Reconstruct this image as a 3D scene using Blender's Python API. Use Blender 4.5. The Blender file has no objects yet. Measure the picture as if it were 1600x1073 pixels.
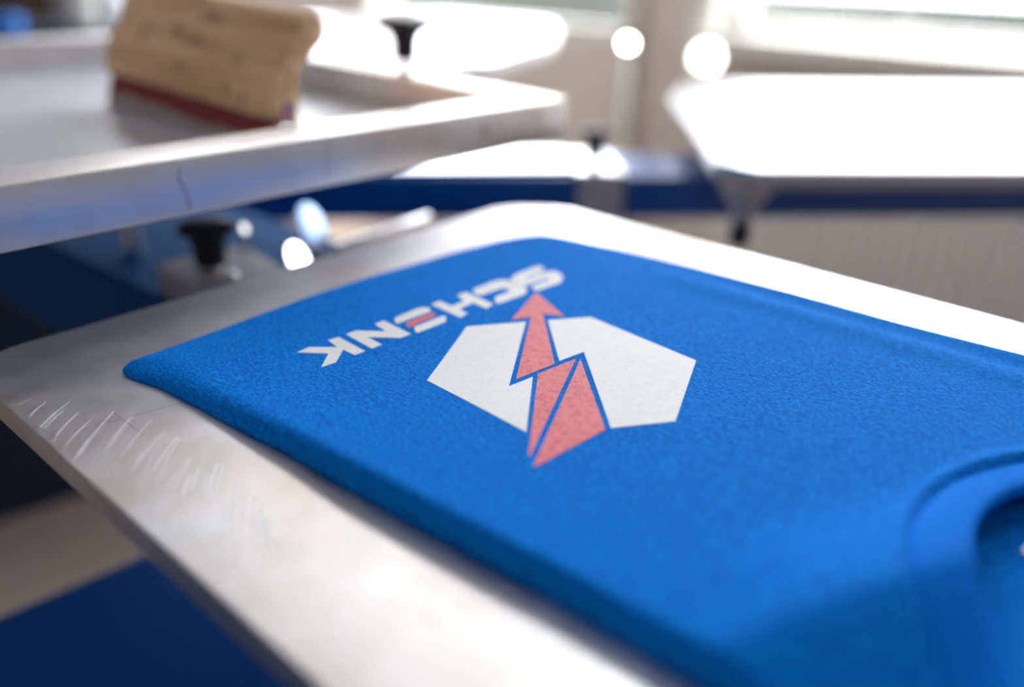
import bpy, bmesh, math, random
from mathutils import Vector, Matrix, geometry
random.seed(7)
sc = bpy.context.scene
COL = sc.collection
PI = math.pi
R = math.radians

# ------------------------------------------------------------------ camera
PZ = 0.90            # height of the platen's top face above the floor
CH = 0.20            # camera height above the platen
F, PITCH, ROLL = 1290.0, R(25.2), R(1.6)
r0 = Vector((1, 0, 0)); u0 = Vector((0, math.sin(PITCH), math.cos(PITCH))); fw = Vector((0, math.cos(PITCH), -math.sin(PITCH)))
right = r0*math.cos(ROLL) + u0*math.sin(ROLL)
up = -r0*math.sin(ROLL) + u0*math.cos(ROLL)
cam = bpy.data.cameras.new('camera'); camo = bpy.data.objects.new('camera', cam); COL.objects.link(camo)
camo.matrix_world = Matrix(((right.x, up.x, -fw.x, 0), (right.y, up.y, -fw.y, 0), (right.z, up.z, -fw.z, PZ+CH), (0, 0, 0, 1)))
cam.sensor_width = 36; cam.lens = F*36/1600; cam.clip_start = 0.01; cam.clip_end = 200
cam.dof.use_dof = True; cam.dof.focus_distance = 0.405; cam.dof.aperture_fstop = 1.75; cam.dof.aperture_blades = 0
sc.camera = camo

# ------------------------------------------------------------------ world, exposure
w = bpy.data.worlds.new('sky'); sc.world = w; w.use_nodes = True
nt = w.node_tree; bg = nt.nodes['Background']
bg.inputs[0].default_value = (0.92, 0.96, 1.02, 1); bg.inputs[1].default_value = 7.0
sc.view_settings.view_transform = 'Standard'; sc.view_settings.look = 'None'
sc.view_settings.exposure = 0.52; sc.view_settings.gamma = 1; sc.view_settings.use_curve_mapping = False
sc.cycles.use_denoising = True
sc.cycles.max_bounces = 7; sc.cycles.sample_clamp_indirect = 12
sun = bpy.data.lights.new('sun', 'SUN'); suno = bpy.data.objects.new('sun', sun); COL.objects.link(suno)
sun.energy = 4; sun.angle = R(0.6); sun.color = (1, 0.93, 0.82)
# room directions: AD runs along the window wall's normal, BD along the window wall
AD = Vector((math.sin(R(41.0)), math.cos(R(41.0)), 0)); BD = Vector((-AD.y, AD.x, 0))
sd = -(AD*math.cos(R(58)) + BD*0.25) - Vector((0, 0, math.sin(R(58))))
suno.rotation_euler = sd.to_track_quat('-Z', 'Y').to_euler()
suno.location = (2, 3, 4)

def at(px, py, h):
    """world point seen at photograph pixel (px,py) at height h above the platen top"""
    x = (px-800)/F; y = -(py-536.5)/F
    d = fw + right*x + up*y
    k = (h-CH)/d.z
    return Vector((d.x*k, d.y*k, PZ+h))

# ------------------------------------------------------------------ helpers
def setp(o, label=None, cat=None, group=None, kind=None):
    if label: o['label'] = label
    if cat: o['category'] = cat
    if group: o['group'] = group
    if kind: o['kind'] = kind
    return o

def obj(name, bm, mat, parent=None, smooth=False, loc=None):
    me = bpy.data.meshes.new(name); bmesh.ops.recalc_face_normals(bm, faces=bm.faces[:]) if len(bm.faces) else None
    if loc is not None:
        bmesh.ops.translate(bm, verts=bm.verts[:], vec=-Vector(loc))
    bm.to_mesh(me); bm.free()
    for m in (mat if isinstance(mat, (list, tuple)) else [mat]): me.materials.append(m)
    o = bpy.data.objects.new(name, me); COL.objects.link(o)
    if smooth:
        for p in me.polygons: p.use_smooth = True
    if loc is not None: o.location = loc
    if parent is not None:
        o.parent = parent; o.location = (Vector(loc) if loc is not None else Vector((0, 0, 0))) - parent.location
    return o

def thing(name, loc, label, cat, group=None):
    o = bpy.data.objects.new(name, None); COL.objects.link(o); o.location = loc; o.empty_display_size = 0.05
    return setp(o, label, cat, group)

def prism(bm, pts, z0, z1, bev=0.0, seg=2, mi=0):
    """vertical prism over a polygon of xy points"""
    vs0 = [bm.verts.new((p[0], p[1], z0)) for p in pts]; vs1 = [bm.verts.new((p[0], p[1], z1)) for p in pts]
    n = len(pts); fs = [bm.faces.new(vs1), bm.faces.new(vs0[::-1])]
    for i in range(n): fs.append(bm.faces.new((vs0[i], vs0[(i+1) % n], vs1[(i+1) % n], vs1[i])))
    for f in fs: f.material_index = mi
    if bev > 0:
        es = list({e for f in fs for e in f.edges})
        bmesh.ops.bevel(bm, geom=es, offset=bev, segments=seg, affect='EDGES', profile=0.5)
    return bm

def obox(bm, o, ax, ay, az, bev=0.0, seg=2):
    """box from corner o with edge vectors ax, ay, az"""
    o, ax, ay, az = map(Vector, (o, ax, ay, az))
    v = [bm.verts.new(o+ax*i+ay*j+az*k) for k in (0, 1) for j in (0, 1) for i in (0, 1)]
    fs = [bm.faces.new([v[i] for i in q]) for q in ((0, 1, 3, 2), (4, 6, 7, 5), (0, 4, 5, 1), (2, 3, 7, 6), (0, 2, 6, 4), (1, 5, 7, 3))]
    if bev > 0:
        es = list({e for f in fs for e in f.edges})
        bmesh.ops.bevel(bm, geom=es, offset=bev, segments=seg, affect='EDGES', profile=0.5)
    return bm

def lathe(bm, prof, c, axis=(0, 0, 1), n=32):
    c = Vector(c); q = Vector((0, 0, 1)).rotation_difference(Vector(axis))
    rings = []
    for r, z in prof:
        if r < 1e-6: rings.append([bm.verts.new(c+q@Vector((0, 0, z)))])
        else: rings.append([bm.verts.new(c+q@Vector((r*math.cos(2*PI*i/n), r*math.sin(2*PI*i/n), z))) for i in range(n)])
    for a, b in zip(rings[:-1], rings[1:]):
        for i in range(n):
            j = (i+1) % n
            if len(a) == 1 and len(b) == 1: break
            if len(a) == 1: bm.faces.new((a[0], b[i], b[j]))
            elif len(b) == 1: bm.faces.new((a[i], a[j], b[0]))
            else: bm.faces.new((a[i], a[j], b[j], b[i]))
    if len(rings[0]) > 1: bm.faces.new(rings[0][::-1])
    if len(rings[-1]) > 1: bm.faces.new(rings[-1])
    return bm

def smooth_by_angle(o, deg=35):
    me = o.data
    for p in me.polygons: p.use_smooth = True
    bm = bmesh.new(); bm.from_mesh(me)
    for e in bm.edges:
        if len(e.link_faces) == 2 and e.calc_face_angle(0) > R(deg): e.smooth = False
    bm.to_mesh(me); bm.free()
    return o

# ------------------------------------------------------------------ materials
def mat(name, col, rough=0.5, metal=0.0, **kw):
    m = bpy.data.materials.new(name); m.use_nodes = True
    b = m.node_tree.nodes['Principled BSDF']
    b.inputs['Base Color'].default_value = (*col, 1); b.inputs['Roughness'].default_value = rough; b.inputs['Metallic'].default_value = metal
    for k, v in kw.items(): b.inputs[k].default_value = v
    return m
def nodes(m): return m.node_tree.nodes, m.node_tree.links, m.node_tree.nodes['Principled BSDF']
def coord(m, scale=(1, 1, 1), rot=(0, 0, 0), kind='Object'):
    n, l, b = nodes(m); tc = n.new('ShaderNodeTexCoord'); m1 = n.new('ShaderNodeMapping'); mp = n.new('ShaderNodeMapping')
    l.new(tc.outputs[kind], m1.inputs[0]); m1.inputs['Rotation'].default_value = rot
    l.new(m1.outputs[0], mp.inputs[0]); mp.inputs['Scale'].default_value = scale
    return mp.outputs[0]
def noise(m, vec, scale, detail=3, rough=0.5):
    n, l, b = nodes(m); t = n.new('ShaderNodeTexNoise'); t.inputs['Scale'].default_value = scale; t.inputs['Detail'].default_value = detail
    t.inputs['Roughness'].default_value = rough; l.new(vec, t.inputs['Vector']); return t.outputs['Fac']
def ramp(m, fac, stops):
    n, l, b = nodes(m); r = n.new('ShaderNodeValToRGB'); l.new(fac, r.inputs[0]); cr = r.color_ramp
    while len(cr.elements) < len(stops): cr.elements.new(0.5)
    for e, (p, c) in zip(cr.elements, stops): e.position = p; e.color = (*c, 1) if len(c) == 3 else c
    return r.outputs[0]
def mathn(m, op, a, b_, c=None):
    n, l, b = nodes(m); t = n.new('ShaderNodeMath'); t.operation = op
    for i, v in enumerate((a, b_, c)):
        if v is None: continue
        if isinstance(v, (int, float)): t.inputs[i].default_value = v
        else: l.new(v, t.inputs[i])
    return t.outputs[0]
def bump(m, h, strength=0.3, dist=0.001, prev=None):
    n, l, b = nodes(m); t = n.new('ShaderNodeBump'); t.inputs['Strength'].default_value = strength; t.inputs['Distance'].default_value = dist
    l.new(h, t.inputs['Height'])
    if prev is not None: l.new(prev, t.inputs['Normal'])
    l.new(t.outputs[0], b.inputs['Normal']); return t.outputs[0]

def alu(name, col=(0.78, 0.77, 0.76), rough=0.36, rot=0.0, brush=(6, 300, 300), stain=0.5, bst=0.12):
    m = mat(name, col, rough, 1.0); n, l, b = nodes(m)
    v = coord(m, brush, (0, 0, rot)); f = noise(m, v, 1.0, 4, 0.6)
    v2 = coord(m); s = noise(m, v2, 9, 4, 0.55)
    dk = tuple(c*(1-0.5*stain)*t for c, t in zip(col, (1.0, 0.90, 0.825)))
    c = ramp(m, s, [(0.34, dk), (0.62, col)]); l.new(c, b.inputs['Base Color'])
    rr = mathn(m, 'MULTIPLY_ADD', f, 0.22, rough-0.11); s2 = noise(m, v2, 22, 3)
    rr = mathn(m, 'MULTIPLY_ADD', s2, 0.12, rr); l.new(rr, b.inputs['Roughness'])
    bump(m, f, bst, 0.0004)
    return m

M_plat = alu('brushed aluminium of platen', (0.86, 0.86, 0.88), 0.345, R(0), (60, 60, 60), 0.48, 0.12)
M_frame = alu('brushed aluminium of screen frame', (0.80, 0.80, 0.83), 0.34, R(-48.4), (7, 420, 420), 0.30, 0.5)
M_steel = alu('machined steel', (0.62, 0.60, 0.60), 0.38, 0, (60, 60, 60), 0.3)
M_steel2 = mat('pale zinc', (0.80, 0.81, 0.84), 0.25, 1.0)
M_chrome = mat('chrome', (0.95, 0.94, 0.92), 0.06, 1.0)
M_scratch = mat('bright scratch in aluminium', (0.95, 0.95, 0.97), 0.7, 0.0)
M_scratchd = mat('dark scratch in aluminium', (0.28, 0.26, 0.25), 0.6, 0.7)
M_black = mat('black plastic', (0.006, 0.006, 0.008), 0.55)
M_blue = mat('blue machine paint', (0.0, 0.085, 0.34), 0.30, 0.0); M_blue.node_tree.nodes['Principled BSDF'].inputs['Coat Weight'].default_value = 0.3
M_navy = mat('dark navy paint', (0.004, 0.012, 0.035), 0.5)

# blue knitted cotton
KN_ANG = math.atan2(-0.609, 0.793)
def knit(name, col, colhi, bs=0.55):
    m = mat(name, col, 0.85); n, l, b = nodes(m)
    b.inputs['Sheen Weight'].default_value = 0.0; b.inputs['Sheen Roughness'].default_value = 0.35; b.inputs['Sheen Tint'].default_value = (0.35, 0.6, 1, 1)
    b.inputs['Specular IOR Level'].default_value = 0.06
    v = coord(m, (1, 1, 1), (0, 0, -KN_ANG))
    # slight wobble of the wales
    wv = n.new('ShaderNodeTexWave'); wv.wave_type = 'BANDS'; wv.bands_direction = 'Y'; wv.inputs['Scale'].default_value = 2*PI/20/0.00105*1.0
    wv.inputs['Distortion'].default_value = 1.6; wv.inputs['Detail'].default_value = 2; wv.inputs['Detail Scale'].default_value = 1.2
    l.new(v, wv.inputs['Vector'])
    v2 = coord(m, (1000, 1700, 1000), (0, 0, -KN_ANG)); f = noise(m, v2, 1.0, 3, 0.65)
    v3 = coord(m, (420, 620, 400), (0, 0, -KN_ANG)); g = noise(m, v3, 1.0, 3, 0.6)
    lo = noise(m, coord(m, (22, 22, 22)), 1.0, 2)          # where the wales show and where the nap hides them
    msk = ramp(m, lo, [(0.42, (0.10, 0.10, 0.10)), (0.60, (0.42, 0.42, 0.42))])
    h = mathn(m, 'MULTIPLY_ADD', wv.outputs['Fac'], msk, mathn(m, 'MULTIPLY', f, 0.8)); h = mathn(m, 'MULTIPLY_ADD', g, 1.5, h)
    bump(m, h, bs, 0.0008)
    k = mathn(m, 'MULTIPLY_ADD', g, 0.6, mathn(m, 'MULTIPLY', f, 0.5))
    c = ramp(m, k, [(0.40, col), (0.56, tuple((a+c_)/2 for a, c_ in zip(col, colhi))), (0.70, colhi)]); l.new(c, b.inputs['Base Color'])
    return m
M_shirt = knit('royal blue cotton knit', (0.0, 0.11, 0.62), (0.0, 0.32, 1.0), 0.8)
M_rib = knit('royal blue collar ribbing', (0.0, 0.15, 0.70), (0.0, 0.24, 0.90), 0.6)
def ink(name, col, lo, s):
    m = mat(name, col, 0.6); n, l, b = nodes(m); v = coord(m, (1300, 1300, 1300)); f = noise(m, v, 1.0, 3, 0.65)
    g = noise(m, coord(m, (330, 330, 330)), 1.0, 3, 0.6); q = mathn(m, 'MULTIPLY_ADD', g, 0.5, mathn(m, 'MULTIPLY', f, 0.5))
    l.new(ramp(m, q, [(0.36, lo), (0.52, col)]), b.inputs['Base Color']); bump(m, q, s, 0.0005); return m
M_inkw = ink('white printing ink', (0.84, 0.84, 0.86), (0.76, 0.76, 0.79), 0.25)
M_inkr = ink('coral red printing ink', (0.78, 0.13, 0.16), (0.52, 0.035, 0.06), 0.7)

def wood():
    m = mat('pale beech wood', (0.36, 0.21, 0.11), 0.55); n, l, b = nodes(m)
    v = coord(m, (6, 60, 60)); f = noise(m, v, 1.0, 5, 0.6)
    c = ramp(m, f, [(0.3, (0.48, 0.28, 0.14)), (0.55, (0.80, 0.51, 0.28)), (0.75, (0.86, 0.60, 0.36))])
    v2 = coord(m, (16, 40, 30)); g = noise(m, v2, 1.0, 2, 0.5)
    g = ramp(m, g, [(0.62, (0, 0, 0)), (0.72, (1, 1, 1))])
    mx = n.new('ShaderNodeMix'); mx.data_type = 'RGBA'; l.new(g, mx.inputs[0]); l.new(c, mx.inputs[6]); mx.inputs[7].default_value = (0.11, 0.07, 0.055, 1)
    last = mx.outputs[2]
    for (cx, cz, rx, rz) in ((0.018, 0.086, 0.022, 0.006), (-0.070, 0.064, 0.008, 0.009), (0.066, 0.060, 0.006, 0.006), (0.0, 0.066, 0.018, 0.005), (0.062, 0.036, 0.006, 0.006), (-0.005, 0.046, 0.016, 0.004), (0.085, 0.034, 0.004, 0.007)):
        tc = n.new('ShaderNodeTexCoord'); mp = n.new('ShaderNodeMapping'); mp.vector_type = 'TEXTURE'; l.new(tc.outputs['Object'], mp.inputs[0])
        mp.inputs['Location'].default_value = (cx, 0, cz); mp.inputs['Scale'].default_value = (rx, 1e3, rz)
        vl = n.new('ShaderNodeVectorMath'); vl.operation = 'LENGTH'; l.new(mp.outputs[0], vl.inputs[0])
        k = ramp(m, vl.outputs['Value'], [(0.5, (0.5, 0.5, 0.5)), (1.0, (0, 0, 0))])
        m2 = n.new('ShaderNodeMix'); m2.data_type = 'RGBA'; l.new(k, m2.inputs[0]); l.new(last, m2.inputs[6]); m2.inputs[7].default_value = (0.13, 0.085, 0.07, 1); last = m2.outputs[2]
    l.new(last, b.inputs['Base Color']); bump(m, f, 0.1, 0.0006); return m
M_wood = wood()
M_knot = mat('dark smudge on wood', (0.10, 0.065, 0.045), 0.7)

def blade():
    m = mat('red squeegee rubber with pale ink', (0.22, 0.012, 0.014), 0.38); n, l, b = nodes(m)
    tc = n.new('ShaderNodeTexCoord'); sp = n.new('ShaderNodeSeparateXYZ'); l.new(tc.outputs['Object'], sp.inputs[0])
    v = coord(m, (14, 14, 1)); f = noise(m, v, 1.0, 2)
    h = mathn(m, 'MULTIPLY_ADD', f, 0.022, mathn(m, 'MULTIPLY', sp.outputs[2], -1.0))
    c = ramp(m, mathn(m, 'MULTIPLY_ADD', h, 60, 0.14), [(0.42, (0.24, 0.012, 0.014)), (0.52, (0.36, 0.30, 0.29))]); l.new(c, b.inputs['Base Color'])
    return m
M_blade = blade()
def wall_m(name, col, sc_=3):
    m = mat(name, col, 0.85); n, l, b = nodes(m); f = noise(m, coord(m), sc_, 3)
    l.new(ramp(m, f, [(0.3, tuple(c*0.93 for c in col)), (0.7, col)]), b.inputs['Base Color']); return m
M_wall = wall_m('warm beige wall paint', (0.90, 0.80, 0.71))
M_wallw = wall_m('grey wall paint', (0.45, 0.43, 0.42))
M_wallk = wall_m('light grey wall paint', (0.34, 0.33, 0.33))
M_plate = mat('grey zinc paint', (0.52, 0.48, 0.48), 0.4)
M_armb = mat('matte blue machine paint', (0.003, 0.10, 0.30), 0.75, 0, **{'Specular IOR Level': 0.2})
M_ceil = wall_m('ceiling paint', (0.75, 0.74, 0.72))
M_floor = wall_m('brown grey sealed floor', (0.27, 0.215, 0.185), 2)
M_white = mat('white lacquer', (0.85, 0.84, 0.80), 0.35)
M_rad = mat('cream radiator enamel', (0.88, 0.86, 0.82), 0.5)
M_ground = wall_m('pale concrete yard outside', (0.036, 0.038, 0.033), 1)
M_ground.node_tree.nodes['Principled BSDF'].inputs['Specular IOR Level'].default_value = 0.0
M_brown = mat('dark brown board', (0.06, 0.035, 0.022), 0.6)
M_bin = mat('bright blue plastic', (0.02, 0.18, 0.62), 0.35)
M_card = mat('grey pink cardboard', (0.35, 0.28, 0.27), 0.8)
M_mesh = mat('pale screen mesh', (0.56, 0.585, 0.65), 0.3); M_mesh.node_tree.nodes['Principled BSDF'].inputs['Specular IOR Level'].default_value = 0.7
M_glass = bpy.data.materials.new('window glass'); M_glass.use_nodes = True
_n = M_glass.node_tree.nodes; _l = M_glass.node_tree.links; _n.remove(_n['Principled BSDF'])
_t = _n.new('ShaderNodeBsdfTransparent'); _g = _n.new('ShaderNodeBsdfGlossy'); _g.inputs['Roughness'].default_value = 0.02; _m = _n.new('ShaderNodeMixShader'); _m.inputs[0].default_value = 0.06
_l.new(_t.outputs[0], _m.inputs[1]); _l.new(_g.outputs[0], _m.inputs[2]); _l.new(_m.outputs[0], _n['Material Output'].inputs[0])

# ------------------------------------------------------------------ the room
W0 = at(1150, 30, 0.02); W0.z = 0                 # a point on the window wall, under the sill
def wp(s, z, d=0): return W0 + BD*s + AD*d + Vector((0, 0, z))    # on the window wall: s along, d outwards
CEIL = 2.9; SL, SR = 4.2, -3.6; T = 0.22
SILL = 0.880
wins = [(-1.45, 0.04), (0.42, 2.0), (2.25, 3.9)]   # window openings along the wall (s0, s1)
wins_z0 = [SILL, 0.81, SILL]; WTOP = 2.62
def wbox(bm, s0, s1, z0, z1, d0=0, d1=T): obox(bm, wp(s0, z0, d0), BD*(s1-s0), AD*(d1-d0), (0, 0, z1-z0))
bm = bmesh.new()
cur = SR
for (a, b_), z0 in zip(wins, wins_z0):
    wbox(bm, cur, a, 0, CEIL); wbox(bm, a, b_, 0, z0); wbox(bm, a, b_, WTOP, CEIL); cur = b_
wbox(bm, cur, SL+T, 0, CEIL)
setp(obj('wall_window', bm, M_wall), 'warm beige wall with tall windows behind the machine', kind='structure')
DEP = 7.4
bm = bmesh.new(); obox(bm, wp(SL, 0, -DEP), BD*T, AD*DEP, (0, 0, CEIL)); setp(obj('wall_left', bm, M_wallw), 'grey side wall at far left', kind='structure')
bm = bmesh.new(); obox(bm, wp(SR-T, 0, -DEP), BD*T, AD*(DEP+T), (0, 0, CEIL)); setp(obj('wall_right', bm, M_wallw), 'grey side wall beyond the right edge', kind='structure')
bm = bmesh.new(); obox(bm, wp(SR-T, 0, -DEP-T), BD*(SL-SR+2*T), AD*T, (0, 0, CEIL)); setp(obj('wall_near', bm, M_wallk), 'grey wall behind the camera', kind='structure')
bm = bmesh.new(); obox(bm, wp(SR-T, -0.1, -DEP-T), BD*(SL-SR+2*T), AD*(DEP+2*T), (0, 0, 0.1)); setp(obj('floor', bm, M_floor), 'brown grey workshop floor', kind='structure')
bm = bmesh.new(); obox(bm, wp(SR-T, CEIL, -DEP-T), BD*(SL-SR+2*T), AD*(DEP+2*T), (0, 0, 0.1)); setp(obj('ceiling', bm, M_ceil), 'pale workshop ceiling', kind='structure')
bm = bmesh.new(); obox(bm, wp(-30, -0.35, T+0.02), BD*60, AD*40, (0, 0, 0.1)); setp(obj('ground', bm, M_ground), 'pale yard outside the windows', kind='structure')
for i, ((a, b_), z0) in enumerate(zip(wins, wins_z0)):
    wo = bpy.data.objects.new('window_%d' % (i+1), None); COL.objects.link(wo); wo.location = wp((a+b_)/2, z0, T/2)
    setp(wo, ['wide window over the white sill at right', 'window above the beige wall in the middle', 'window at far left behind the squeegee'][i], kind='structure')
    bm = bmesh.new(); fr = 0.05
    wbox(bm, a, a+fr, z0, WTOP, 0.01, 0.06); wbox(bm, b_-fr, b_, z0, WTOP, 0.01, 0.06); wbox(bm, a, b_, WTOP-fr, WTOP, 0.01, 0.06); wbox(bm, a, b_, z0, z0+fr, 0.01, 0.06)
    k = max(1, round((b_-a)/1.1))
    for j in range(1, k): x = a+(b_-a)*j/k; wbox(bm, x-0.03, x+0.03, z0, WTOP, 0.01, 0.06)
    obj('window_frame', bm, M_white, wo)
    bm = bmesh.new(); wbox(bm, a+fr, b_-fr, z0+fr, WTOP-fr, 0.032, 0.038); obj('window_pane', bm, M_glass, wo)
    lt = bpy.data.lights.new('daylight', 'AREA'); lt.shape = 'RECTANGLE'; lt.size = b_-a-0.02; lt.size_y = WTOP-z0-0.02
    lo = bpy.data.objects.new('daylight', lt); COL.objects.link(lo); lo.location = wp((a+b_)/2, (z0+WTOP)/2, T+0.01)
    lo.rotation_euler = (-AD).to_track_quat('-Z', 'Y').to_euler(); lt.cycles.is_portal = True
bm = bmesh.new(); obox(bm, wp(-1.6, SILL-0.055, -0.16), BD*1.69, AD*0.15, (0, 0, 0.055), 0.006)
setp(obj('trim_1', bm, M_white), 'bright white window sill board at upper right', kind='structure')
bm = bmesh.new(); obox(bm, wp(0.045, SILL-0.055, -0.07), BD*0.07, AD*0.06, (0, 0, 1.8), 0.006)
setp(obj('trim_2', bm, M_white), 'bright white upright window casing beside the sill', kind='structure')

# radiator under the right-hand window: ribbed panel, feet and valve pipe
rd = thing('radiator', wp(-1.4, 0, -0.08), 'cream ribbed panel radiator under the window behind the blue beam', 'radiator')
bm = bmesh.new(); obox(bm, wp(-2.8, 0.10, -0.095), BD*2.75, AD*0.05, (0, 0, 0.62), 0.006)
s = -2.78
while s < -0.09:
    obox(bm, wp(s, 0.13, -0.119), BD*0.026, AD*0.026, (0, 0, 0.56), 0.004, 1); s += 0.05
obj('panel', bm, M_rad, rd)
for s in (-2.5, -0.4):
    bm = bmesh.new(); obox(bm, wp(s, 0, -0.09), BD*0.04, AD*0.075, (0, 0, 0.12), 0.003); obj('foot', bm, M_rad, rd)
# heating pipe standing in front of the wall
hp = wp(0.34, 0, -0.06)
bm = bmesh.new(); lathe(bm, [(0.028, 0), (0.028, CEIL)], hp, n=20)
setp(smooth_by_angle(obj('heating_pipe', bm, mat('taupe pipe paint', (0.44, 0.36, 0.30), 0.5))), 'taupe vertical heating pipe against the beige wall', 'pipe')
# round cap shape for bright glints, not placed anywhere
def round_cap(px, py, h, r, name, label, cat, m, nrm=None, dep=0.02):
    c = at(px, py, h)
    bm = bmesh.new(); lathe(bm, [(r*0.7, -dep), (r, -dep*0.6), (r, -0.002), (r*0.86, 0.004), (r*0.5, 0.008), (0, 0.0095)], c, nrm or (-fw), 28)
    o = obj(name, bm, m); smooth_by_angle(o, 40); return setp(o, label, cat)

# ------------------------------------------------------------------ the platen in front
mB = Vector((0.7555, -0.6551, 0)); mA = Vector((0.6496, 0.7603, 0))
cAB = Vector((-0.2902, 0.3836, 0)); cAC = Vector((0.0123, 0.7377, 0))
LEN = 0.78; CHM = 0.040
def P2(v): return (v.x, v.y)
eAB = (cAC-cAB).normalized()
cB2 = cAB+mB*LEN; cC2 = cAC+mB*LEN
def arc(c, d1, d2, r, n=5):   # rounded chamfer between two edges leaving corner c
    a = c+d1*r; b_ = c+d2*r; out = []
    for i in range(n+1):
        t = i/n; q = (a*(1-t)**2 + (c*0.45+(a+b_)*0.275)*2*t*(1-t) + b_*t*t); out.append(P2(q))
    return out
poly = arc(cAB, mB, eAB, 0.026) + arc(cAC, -eAB, mB, 0.050) + arc(cC2, -mB, -eAB, 0.04) + arc(cB2, eAB, -mB, 0.04)
PT = 0.0150
bm = bmesh.new(); prism(bm, poly, PZ-PT, PZ, 0.0010, 2)
# long curved scratches worn into the near left corner
def strip(bm, pts, wd, mi):
    for a, b_ in zip(pts[:-1], pts[1:]):
        d = (b_-a).normalized(); n_ = Vector((-d.y, d.x, 0))*wd/2; z = Vector((0, 0, 0.00003))
        f = bm.faces.new([bm.verts.new(q+z) for q in (a-n_, b_-n_, b_+n_, a+n_)]); f.material_index = mi
def scratch(x0, y0, x1, y1, bend=0.0, wd=0.00025, mi=1):
    a = at(x0, y0, 0); b_ = at(x1, y1, 0)
    if not all(((v-cAB).cross(mB)).z < -0.0015 for v in (a, b_)): return
    n_ = Vector((-(b_-a).y, (b_-a).x, 0))
    strip(bm, [a*(1-t)+b_*t+n_*bend*4*t*(1-t) for t in [i/6 for i in range(7)]], wd, mi)
SCR = [(62, 668, 108, 628), (66, 672, 100, 640), (46, 648, 72, 628), (88, 680, 122, 645), (100, 697, 142, 656), (106, 694, 138, 660), (122, 713, 178, 643),
       (128, 708, 166, 664), (118, 715, 140, 684), (164, 703, 206, 652), (172, 698, 200, 664), (190, 714, 238, 655), (200, 700, 226, 668), (212, 730, 258, 673),
       (216, 720, 246, 686), (240, 735, 278, 682), (250, 742, 282, 684), (262, 760, 296, 716), (272, 764, 300, 716), (225, 742, 240, 712), (205, 738, 222, 708),
       (326, 780, 340, 724), (334, 800, 350, 723), (318, 770, 328, 742), (348, 828, 364, 768), (388, 838, 394, 766), (405, 850, 402, 782), (420, 862, 412, 800), (370, 800, 376, 748), (300, 765, 312, 730), (286, 772, 298, 742)]
for i, (a, b_, c, d) in enumerate(SCR):
    scratch(a, b_, c, d, 0.025, (0.00032 if i % 3 else 0.00055)*(1 if i < 11 else 1.5 if i < 21 else 2.6))
for i in range(46):
    x = random.uniform(20, 420); y0 = 640+(x-20)*0.55+random.uniform(-10, 60)
    k = 1.0 - min(1, x/420)*0.75; L_ = random.uniform(12, 42)
    scratch(x, y0, x+L_*k, y0-L_*0.95, 0.05, random.choice((0.00014, 0.0002, 0.0003)))
for (a, b_, c, d) in [(52, 664, 90, 684), (178, 645, 226, 680), (146, 664, 172, 654), (30, 632, 50, 622), (40, 646, 60, 636), (168, 660, 300, 625), (200, 655, 330, 640), (270, 690, 340, 672)]:
    scratch(a, b_, c, d, 0.0, 0.00022, 2 if b_ > 640 and a < 200 else 1)
o = obj('printing_platen', bm, [M_plat, M_scratch, M_scratchd])
setp(o, 'scratched aluminium platen in front, with chamfered corners, carrying the folded blue shirt', 'platen')
platen = o
# arm under the platen
mid = (cAB+cAC)/2
bm = bmesh.new(); obox(bm, Vector((mid.x, mid.y, PZ-PT-0.030)) + mB*0.22 - eAB*0.025, mB*0.54, eAB*0.05, (0, 0, 0.030), 0.002)
setp(obj('carrier_bar', bm, M_steel), 'steel square arm carrying the front platen from below', 'arm')

# ------------------------------------------------------------------ the folded T-shirt
sO = Vector((-0.197, 0.370, 0)); ss = Vector((0.688, 0.725, 0)).normalized(); st = Vector((0.793, -0.609, 0)).normalized()
def L2(p): d = Vector((p[0], p[1], 0))-Vector((sO.x, sO.y, 0)); det = ss.x*st.y-ss.y*st.x; return ((d.x*st.y-d.y*st.x)/det, (ss.x*d.y-ss.y*d.x)/det)
def shw(s, t): return sO+ss*s+st*t
TH = 0.0130
out_px = [(200, 581, .004), (186, 568, .006), (192, 556, .007), (215, 545, .008), (300, 517, .009), (400, 485, .009), (500, 455, .009), (608, 423, .009), (700, 396, .009),
          (770, 377, .009), (811, 369, .009), (845, 366, .009), (880, 371, .009), (930, 384, .009), (979, 395, .009), (1097, 423.5, .009), (1240, 460.5, .009), (1410, 509, .009), (1600, 558, .009)]
near_px = [(1014, 1022), (860, 932), (800, 901), (700, 847), (601, 793), (520, 749), (447, 706), (380, 672), (310, 634), (250, 603)]
outl = [P2(at(x, y, h)) for x, y, h in out_px]
e1 = Vector((*outl[-1], 0)); e0 = Vector((*outl[-2], 0)); dC = (e1-e0).normalized()
outl += [P2(e1+dC*0.10), P2(e1+dC*0.20), P2(e1+dC*0.212-ss*0.012)]
n0 = at(1014, 1022, 0.002); n1 = at(860, 932, 0.002); dN = (n0-n1).normalized()
outl += [P2(n0+dN*0.33+ss*0.012), P2(n0+dN*0.32), P2(n0+dN*0.2), P2(n0+dN*0.1)]
outl += [P2(at(x, y, 0.002)) for x, y in near_px]
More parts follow.
